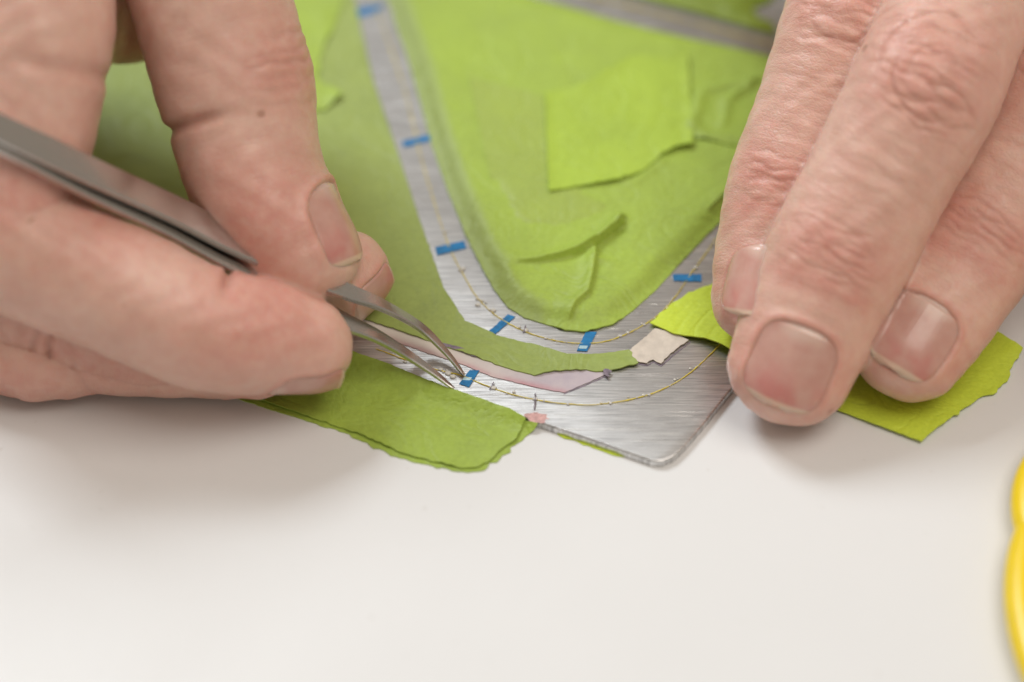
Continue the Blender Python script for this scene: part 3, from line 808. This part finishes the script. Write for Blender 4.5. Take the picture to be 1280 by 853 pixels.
    # nail beds: a step into the finger with a soft fold of skin round it
    for nl in nails:
        f = allf[nl['f']]; k = np.nonzero((vf == nl['f']) & (ld > -1.5))[0]
        end = f.s[-1] + f.rs[-1]; s1 = end - nl['back']; s0 = s1 - nl['len']
        a = (ls[k] - (s0 + s1) / 2) / (nl['len'] / 2); b = lsd[k] / nl['hw']
        q = (np.abs(a) ** 3.2 + np.abs(b) ** 3.2) ** (1 / 3.2)
        inside = 1 - sstep(0.93, 1.02, q)
        front = sstep(0.45, 0.95, a)
        lip = np.exp(-((q - 1.11) / 0.10) ** 2) * (1 - front)
        disp[k] += -0.48 * inside + nl.get('lip', 0.20) * lip
        groove = np.exp(-((q - 0.99) / 0.045) ** 2) * (1 - front)
        disp[k] -= 0.30 * groove
        cre[k] = np.maximum(cre[k], 0.8 * groove)
        red[k] = np.maximum(red[k], 0.45 * lip)
    # tiny unevenness of living skin
    disp += 0.10 * (np.sin(V[:, 0] * 0.9 + 2 * np.sin(V[:, 1] * 0.5)) * np.sin(V[:, 1] * 0.8 + V[:, 2] * 0.6))
    V2 = V + N * disp[:, None]
    me0.vertices.foreach_set('co', (V2 * MM).astype(np.float32).ravel()); me0.update()
    loc = np.stack([lsd, ls + 137.0 * vf, ld], 1)
    at = me0.attributes.new('loc', 'FLOAT_VECTOR', 'POINT'); at.data.foreach_set('vector', loc.astype(np.float32).ravel())
    at = me0.attributes.new('red', 'FLOAT', 'POINT'); at.data.foreach_set('value', np.clip(red, 0, 1).astype(np.float32))
    at = me0.attributes.new('crease', 'FLOAT', 'POINT'); at.data.foreach_set('value', np.clip(cre, 0, 1).astype(np.float32))
    hand = link(name, me0, M['skin'])
    tag(hand, label, 'hand')
    for nl in nails: nail(hand, allf[nl['f']], nl, bvh)
    return hand

def nail(hand, f, nl, bvh):
    na, nb = 36, 30
    end = f.s[-1] + f.rs[-1]; s1 = end - nl['back']; s0 = s1 - nl['len']
    H = np.zeros((na, nb)); SS = np.zeros((na, nb)); SD = np.zeros((na, nb)); B = np.linspace(-1, 1, nb); A = np.linspace(0, 1, na)
    fr = []
    for i, a in enumerate(A):
        s = s0 + a * (s1 - s0)
        i0 = int(np.clip(np.searchsorted(f.s, s), 0, len(f.s) - 1)); ex = max(0, s - f.s[-1])
        c = f.c[i0] + f.a[i0] * (s - f.s[i0]); fr.append((c, f.a[i0], f.n[i0], f.d[i0]))
        t = abs(2 * a - 1); wpow = (1 - t ** (5.0 if a < 0.5 else 4.2)) ** (1 / 2.6)
        hw = nl['hw'] * max(0.30 if a > 0.5 else 0.38, wpow) * (1 - 0.06 * (1 - a))
        for j, b in enumerate(B):
            SD[i, j] = b * hw; SS[i, j] = s
            o = c + f.n[i0] * SD[i, j] + f.d[i0] * 25
            hit = bvh.ray_cast(Vector(o), Vector(-f.d[i0]))
            H[i, j] = 25 - hit[3] if hit[0] is not None else np.nan
    # cross profile from the middle of the nail, kept nearly straight along its length
    mid = H[int(na * .30):int(na * .55)]
    ridge_h = np.nanmean(mid[:, nb // 2 - 1:nb // 2 + 1])
    slope = np.polyfit(A[3:int(na * .6)], np.nan_to_num(H[3:int(na * .6), nb // 2], nan=ridge_h), 1)
    lin = np.polyval(slope, A) - 0.55 * np.maximum(0, A - 0.5) ** 2 * 2
    rad = nl.get('curve', nl['hw'] * 1.25)
    V = []; UV = []; LOC = []
    for lay, dz in ((0, 0.06), (1, -0.30)):
        for i in range(na):
            c, ax, nv, dv = fr[i]
            for j in range(nb):
                x = SD[i, j]; arc = rad - math.sqrt(max(rad * rad - x * x, 0.0))
                base = H[i, j] if np.isfinite(H[i, j]) else lin[i] - arc
                kk = 0.62 - 0.42 * abs(B[j]) ** 2
                z = kk * (lin[i] - arc) + (1 - kk) * max(base, lin[i] - arc - 1.5)
                V.append(c + nv * x + dv * (z + dz - (0.30 if A[i] < 0.04 else 0))); UV.append((B[j], A[i], 0)); LOC.append((x, SS[i, j] + 50 * nl['f'], z))
    F = []; n = na * nb
    for i in range(na - 1):
        for j in range(nb - 1):
            q = (i * nb + j, (i + 1) * nb + j, (i + 1) * nb + j + 1, i * nb + j + 1)
            F.append(q); F.append(tuple(n + x for x in reversed(q)))
    ring = [i * nb for i in range(na)] + [(na - 1) * nb + j for j in range(1, nb)] + [i * nb + nb - 1 for i in range(na - 2, -1, -1)] + [j for j in range(nb - 2, 0, -1)]
    for k in range(len(ring)):
        a, b = ring[k], ring[(k + 1) % len(ring)]; F.append((a, a + n, b + n, b))
    me = mesh_np('fingernail', V, F)
    bm = bmesh.new(); bm.from_mesh(me); bmesh.ops.recalc_face_normals(bm, faces=bm.faces); bm.to_mesh(me); bm.free()
    at = me.attributes.new('uvn', 'FLOAT_VECTOR', 'POINT'); at.data.foreach_set('vector', np.array(UV, np.float32).ravel())
    at = me.attributes.new('loc', 'FLOAT_VECTOR', 'POINT'); at.data.foreach_set('vector', np.array(LOC, np.float32).ravel())
    o = link('fingernail', me, M['nail'], hand)
    me.set_sharp_from_angle(angle=math.radians(60))

def W(*rows): return [P(*r) for r in rows]

# --- hand pressing the tape strip (index, middle, ring in view)
def finger_radii(k, tip=1.0):
    r = [(0, 11.0, 9.8, 10.0), (0.5, 9.9, 9.0, 9.4), (0.85, 10.2, 9.1, 9.2), (1.0, 10.4, 9.2, 9.0), (1.18, 10.0, 8.8, 8.9), (1.5, 9.5, 8.2, 8.8), (1.85, 9.6, 8.0, 8.5), (2.0, 9.6, 7.9, 8.3), (2.2, 9.2, 7.3, 8.3), (2.55, 8.8, 6.4, 8.3), (2.85, 8.2, 5.8, 7.8), (3.0, 7.6 * tip, 5.4, 7.2)]
    return [(a, b * k, c * k, d * k) for a, b, c, d in r]
nR = RI
r_mid = Finger(W((1255, -130, 50), (1158, 112, 38), (1042, 330, 19.5), (985, 466, 9)), finger_radii(0.985), RI + 0.05 * TO)
r_ind = Finger(W((1150, -200, 48), (1066, 30, 36), (988, 246, 19), (961, 376, 10.0)), finger_radii(0.94), RI + 0.25 * TO)
r_rng = Finger(W((1425, -120, 44), (1338, 108, 31), (1219, 307, 15.5), (1133, 437, 8.6)), finger_radii(0.935), RI + 0.0 * TO)
r_lit = Finger([(114, 42, 40), (109, 14, 29), (100, 0, 17), (93, -11, 8)], finger_radii(0.82), RI)
wrist = np.array([118, 135, 52.0])
r_thb = Finger([wrist + (-25, -8, -8), (70, 102, 36), (53, 88, 27), (40, 82, 22)], [(0, 13, 12, 12), (1, 11.5, 10, 10), (2, 10.5, 9, 9), (3, 9, 7, 8)], np.array([0.3, 0.5, 0.8]))
def meta(f, wr, r0=13, r1=12): 
    return Finger([wr, f.c[0] * 0.5 + wr * 0.5 + np.array([0, 0, 3.0]), f.c[0]], [(0, r0, r0, r0), (1, r1, r1, r1), (2, r1 - .5, r1 - 1.5, r1 - 1.5)], RI, step=2.0)
palmR = [meta(r_mid, wrist), meta(r_ind, wrist + (-12, 0, -2)), meta(r_rng, wrist + (10, 0, 0)), meta(r_lit, wrist + (16, 0, -3)),
         Finger([wrist + (0, -5, 0), wrist + (16, 60, 8)], [(0, 27, 19, 19), (1, 30, 22, 22)], RI, step=2.5)]
featR = []
for fi, sd, k in ((0, 100, 1.0), (1, 200, 0.9), (2, 300, 0.9)):
    featR += [dict(type='oval', f=fi, j=1.02, ry=5.2, rx=6.2, rings=((0.6, .10), (1.0, .20), (1.45, .14)), seed=sd, off=0.8, dome=0.2),
              dict(type='wr', f=fi, j=0.98, span=7.5, n=10, amp=0.34, seed=sd + 1, arc=0.55, bulge=0.5, red=0.38, w=0.38, pm=1.25),
              dict(type='wr', f=fi, j=1.03, span=6.0, n=7, amp=0.20, seed=sd + 11, arc=0.3, bulge=0.0, red=0.0, w=0.30, pm=1.1, sl=1.3),
              dict(type='wr', f=fi, j=0.98, span=6.5, n=7, amp=0.18, seed=sd + 12, arc=0.3, bulge=0.0, red=0.0, w=0.30, pm=1.1, sl=-1.5),
              dict(type='wr', f=fi, j=2.0, span=3.6, n=5, amp=0.14, seed=sd + 13, arc=0.2, bulge=0.0, red=0.0, w=0.30, pm=1.0, sl=1.2),
              dict(type='wr', f=fi, j=1.5, span=7.5, n=9, amp=0.10, seed=sd + 2, arc=0.05, bulge=0.0, red=0.0, cre=0.22, w=0.5),
              dict(type='wr', f=fi, j=1.97, span=4.4, n=8, amp=0.22, seed=sd + 3, arc=0.5, bulge=0.25, red=0.5, w=0.40, pm=1.1),
              dict(type='wr', f=fi, j=0.55, span=12, n=11, amp=0.13, seed=sd + 4, arc=0.1, bulge=0.0, red=0.0, cre=0.25, w=0.5),
              dict(type='wr', f=fi, j=2.25, span=2.4, n=5, amp=0.06, seed=sd + 5, arc=0.2, bulge=0.0, red=0.5, cre=0.15, w=0.4),
              dict(type='red', f=fi, j=3.2, span=6, phi=0.0, pw=3.2, amp=0.35)]
nailsR = [dict(f=0, len=12.4, back=1.7, hw=6.2), dict(f=1, len=11.4, back=1.8, hw=5.7), dict(f=2, len=12.0, back=1.5, hw=6.1), dict(f=3, len=10, back=0.9, hw=4.8)]
build_hand('hand', [r_mid, r_ind, r_rng, r_lit, r_thb], palmR, (22, -36, 0.15), (150, 165, 82), 0.36, featR, nailsR,
           'hand pressing three fingertips with short nails onto the bright green tape strip')

# --- hand holding the tweezers
l_thb = Finger(W((215, -230, 66), (245, -75, 53), (296, 112, 35), (322, 222, 25.5), (381, 308, 18)),
               [(0, 13, 12, 13), (1, 11.5, 10.5, 11), (1.6, 11.0, 10.0, 10.6), (2, 11.2, 10.2, 10.6), (2.4, 10.2, 9.0, 9.7), (3.0, 10.0, 7.9, 9.4), (3.5, 9.4, 7.2, 9.2), (3.8, 8.8, 6.7, 8.6), (4, 8.0, 6.2, 7.6)], RI * 0.40 - TO * 0.92)
l_ind = Finger(W((25, -140, 62), (42, 30, 50), (2, 290, 27.5), (258, 418, 16.0), (378, 436, 10.6)),
               [(0, 12, 11, 11), (1, 11, 10.5, 10.8), (1.7, 10, 9.6, 9.6), (2, 10.2, 9.8, 9.4), (2.5, 9.0, 8.2, 8.6), (2.9, 8.4, 7.6, 8.0), (3.1, 8.2, 7.2, 8.2), (3.6, 7.4, 6.2, 7.6), (4, 6.2, 5.2, 6.0)], TO * 0.98 + UP * 0.2)
l_mid = Finger(W((60, 0, 34), (20, 150, 26), (-6, 366, 14), (200, 424, 8.6), (345, 408, 7.6), (432, 346, 7.6)),
               [(0, 11, 10, 10), (2, 8.6, 8.2, 8.2), (3, 7.6, 7.2, 7.6), (4, 7.2, 6.8, 7.2), (5, 5.9, 5.2, 5.6)], TO * 0.9 + UP * 0.42, smooth=4.0)
l_rng = Finger(W((40, 20, 28), (-10, 200, 18), (4, 402, 8.6), (150, 430, 7.6), (322, 442, 6.6)),
               [(0, 10, 10, 10), (2, 7.9, 7.5, 7.5), (3, 6.8, 6.4, 6.8), (4, 5.6, 5.4, 5.8)], TO * 0.9 - UP * 0.45)
l_lit = Finger(W((10, 60, 24), (-60, 260, 13), (-12, 420, 7.6), (40, 441, 7.0), (110, 437, 6.8)),
               [(0, 9, 9, 9), (2, 7.2, 7, 7), (3, 6.6, 6.4, 6.6), (4, 5.6, 5, 5.4)], TO * 0.9 - UP * 0.45)
wl = np.array([-135, 62, 84.0])
palmL = [Finger([wl, l_ind.c[0]], [(0, 16, 16, 16), (1, 12.5, 12, 12)], RI, step=2),
         Finger([wl + (10, 5, -8), l_thb.c[0]], [(0, 16, 16, 16), (1, 13.5, 13, 13)], RI, step=2),
         Finger([wl + (-6, 0, -14), l_mid.c[0] + (-4, 14, 6), l_mid.c[0]], [(0, 16, 16, 16), (1, 13, 13, 13), (2, 10.5, 10, 10)], RI, step=2),
         Finger([wl + (-16, 0, -20), l_rng.c[0] + (-14, 16, 6), l_rng.c[0]], [(0, 15, 15, 15), (1, 12, 12, 12), (2, 10, 10, 10)], RI, step=2),
         Finger([wl + (-20, 0, -24), l_lit.c[0] + (-14, 16, 6), l_lit.c[0]], [(0, 14, 14, 14), (1, 12, 12, 12), (2, 9, 9, 9)], RI, step=2),
         Finger(W((60, -40, 34), (150, 12, 28), (260, -40, 34)), [(0, 10, 10, 10), (1, 9, 9.5, 9.5), (2, 10, 10, 10)], UP, step=1.5),
         Finger([wl + (0, -6, 0), wl + (-80, 40, 14)], [(0, 26, 20, 22), (1, 30, 24, 24)], RI, step=2.5)]
featL = [dict(type='wr', f=0, j=1.92, span=6.0, n=7, amp=0.40, seed=11, arc=0.4, bulge=0.3, red=0.4, w=0.6),
         dict(type='crease', f=0, j=2.28, phi=-2.5, pw=1.6, amp=1.0, w=1.1, cre=0.7),
         dict(type='crease', f=1, j=3.0, phi=math.pi, pw=1.3, amp=1.1, w=1.0, cre=0.6),
         dict(type='crease', f=1, j=2.0, phi=math.pi, pw=1.3, amp=0.8, w=1.2, cre=0.5),
         dict(type='crease', f=1, j=1.2, phi=2.6, pw=1.2, amp=0.6, w=1.2, cre=0.4),
         dict(type='red', f=1, j=2.4, span=9, phi=math.pi, pw=2.4, amp=0.5), dict(type='red', f=1, j=3.4, span=10, phi=2.6, pw=2.4, amp=0.6),
         dict(type='red', f=0, j=3.5, span=9, phi=-2.2, pw=2.6, amp=0.55), dict(type='red', f=1, j=1.8, span=9, phi=2.4, pw=1.8, amp=0.5)]
for fi, sd in ((2, 31), (3, 41), (4, 51)):
    featL += [dict(type='wr', f=fi, j=2.0, span=5.5, n=7, amp=0.9, seed=sd, arc=0.3, bulge=0.2, red=0.3, w=0.7, pm=1.9), dict(type='wr', f=fi, j=2.4, span=4, n=4, amp=0.8, seed=sd + 1, arc=0.2, bulge=0.1, red=0.3, w=0.7, pm=1.9),
              dict(type='red', f=fi, j=2.6, span=14, phi=0.0, pw=3.2, amp=0.4)]
nailsL = [dict(f=0, len=12.6, back=1.8, hw=7.2, lip=0.3), dict(f=1, len=11.0, back=0.0, hw=5.4), dict(f=2, len=10.5, back=0.6, hw=5.0), dict(f=3, len=9.5, back=0.6, hw=4.6), dict(f=4, len=8.5, back=0.6, hw=4.2)]
build_hand('hand', [l_thb, l_ind, l_mid, l_rng, l_lit], palmL, (-175, -40, 0.15), (-15, 92, 112), 0.44, featL, nailsL,
           'hand pinching the steel tweezers between thumb and curled forefinger')

# ------------------------------------------------------------------ yellow handle at the table edge
def loop_mesh(cx, cy, rx, ry, rad, z, rot, flat=0.8, n=72, seg=16):
    V = []; F = []
    for i in range(n):
        a = 2 * math.pi * i / n
        p = np.array([rx * math.cos(a), ry * math.sin(a)]); q = np.array([-ry * 0 + math.cos(a) * ry, math.sin(a) * rx]); q /= np.linalg.norm(q)
        cr, sr = math.cos(rot), math.sin(rot)
        for k in range(seg):
            b = 2 * math.pi * k / seg
            x, y = p + q * rad * math.cos(b)
            V.append((cx + cr * x - sr * y, cy + sr * x + cr * y, z + rad * flat * math.sin(b)))
    for i in range(n):
        for k in range(seg):
            F.append((i * seg + k, ((i + 1) % n) * seg + k, ((i + 1) % n) * seg + (k + 1) % seg, i * seg + (k + 1) % seg))
    return V, F
hd = bpy.data.objects.new('plastic_handle', None); COL.objects.link(hd)
tag(hd, 'glossy yellow plastic double loop handle lying on the white table edge', 'handle')
e1 = P(1260, 768, 4); e2 = P(1267, 640, 4)
for nm, e, rx, ry in (('loop', e1, 14, 25.6), ('loop', e2, 13, 17.0)):
    V, F = loop_mesh(e[0] + rx + 2.9, e[1], rx, ry, 3.0, 2.45, 0)
    link(nm, mesh_np(nm, V, F), M['yellow'], hd)
hd.location = (0, 0, 0)
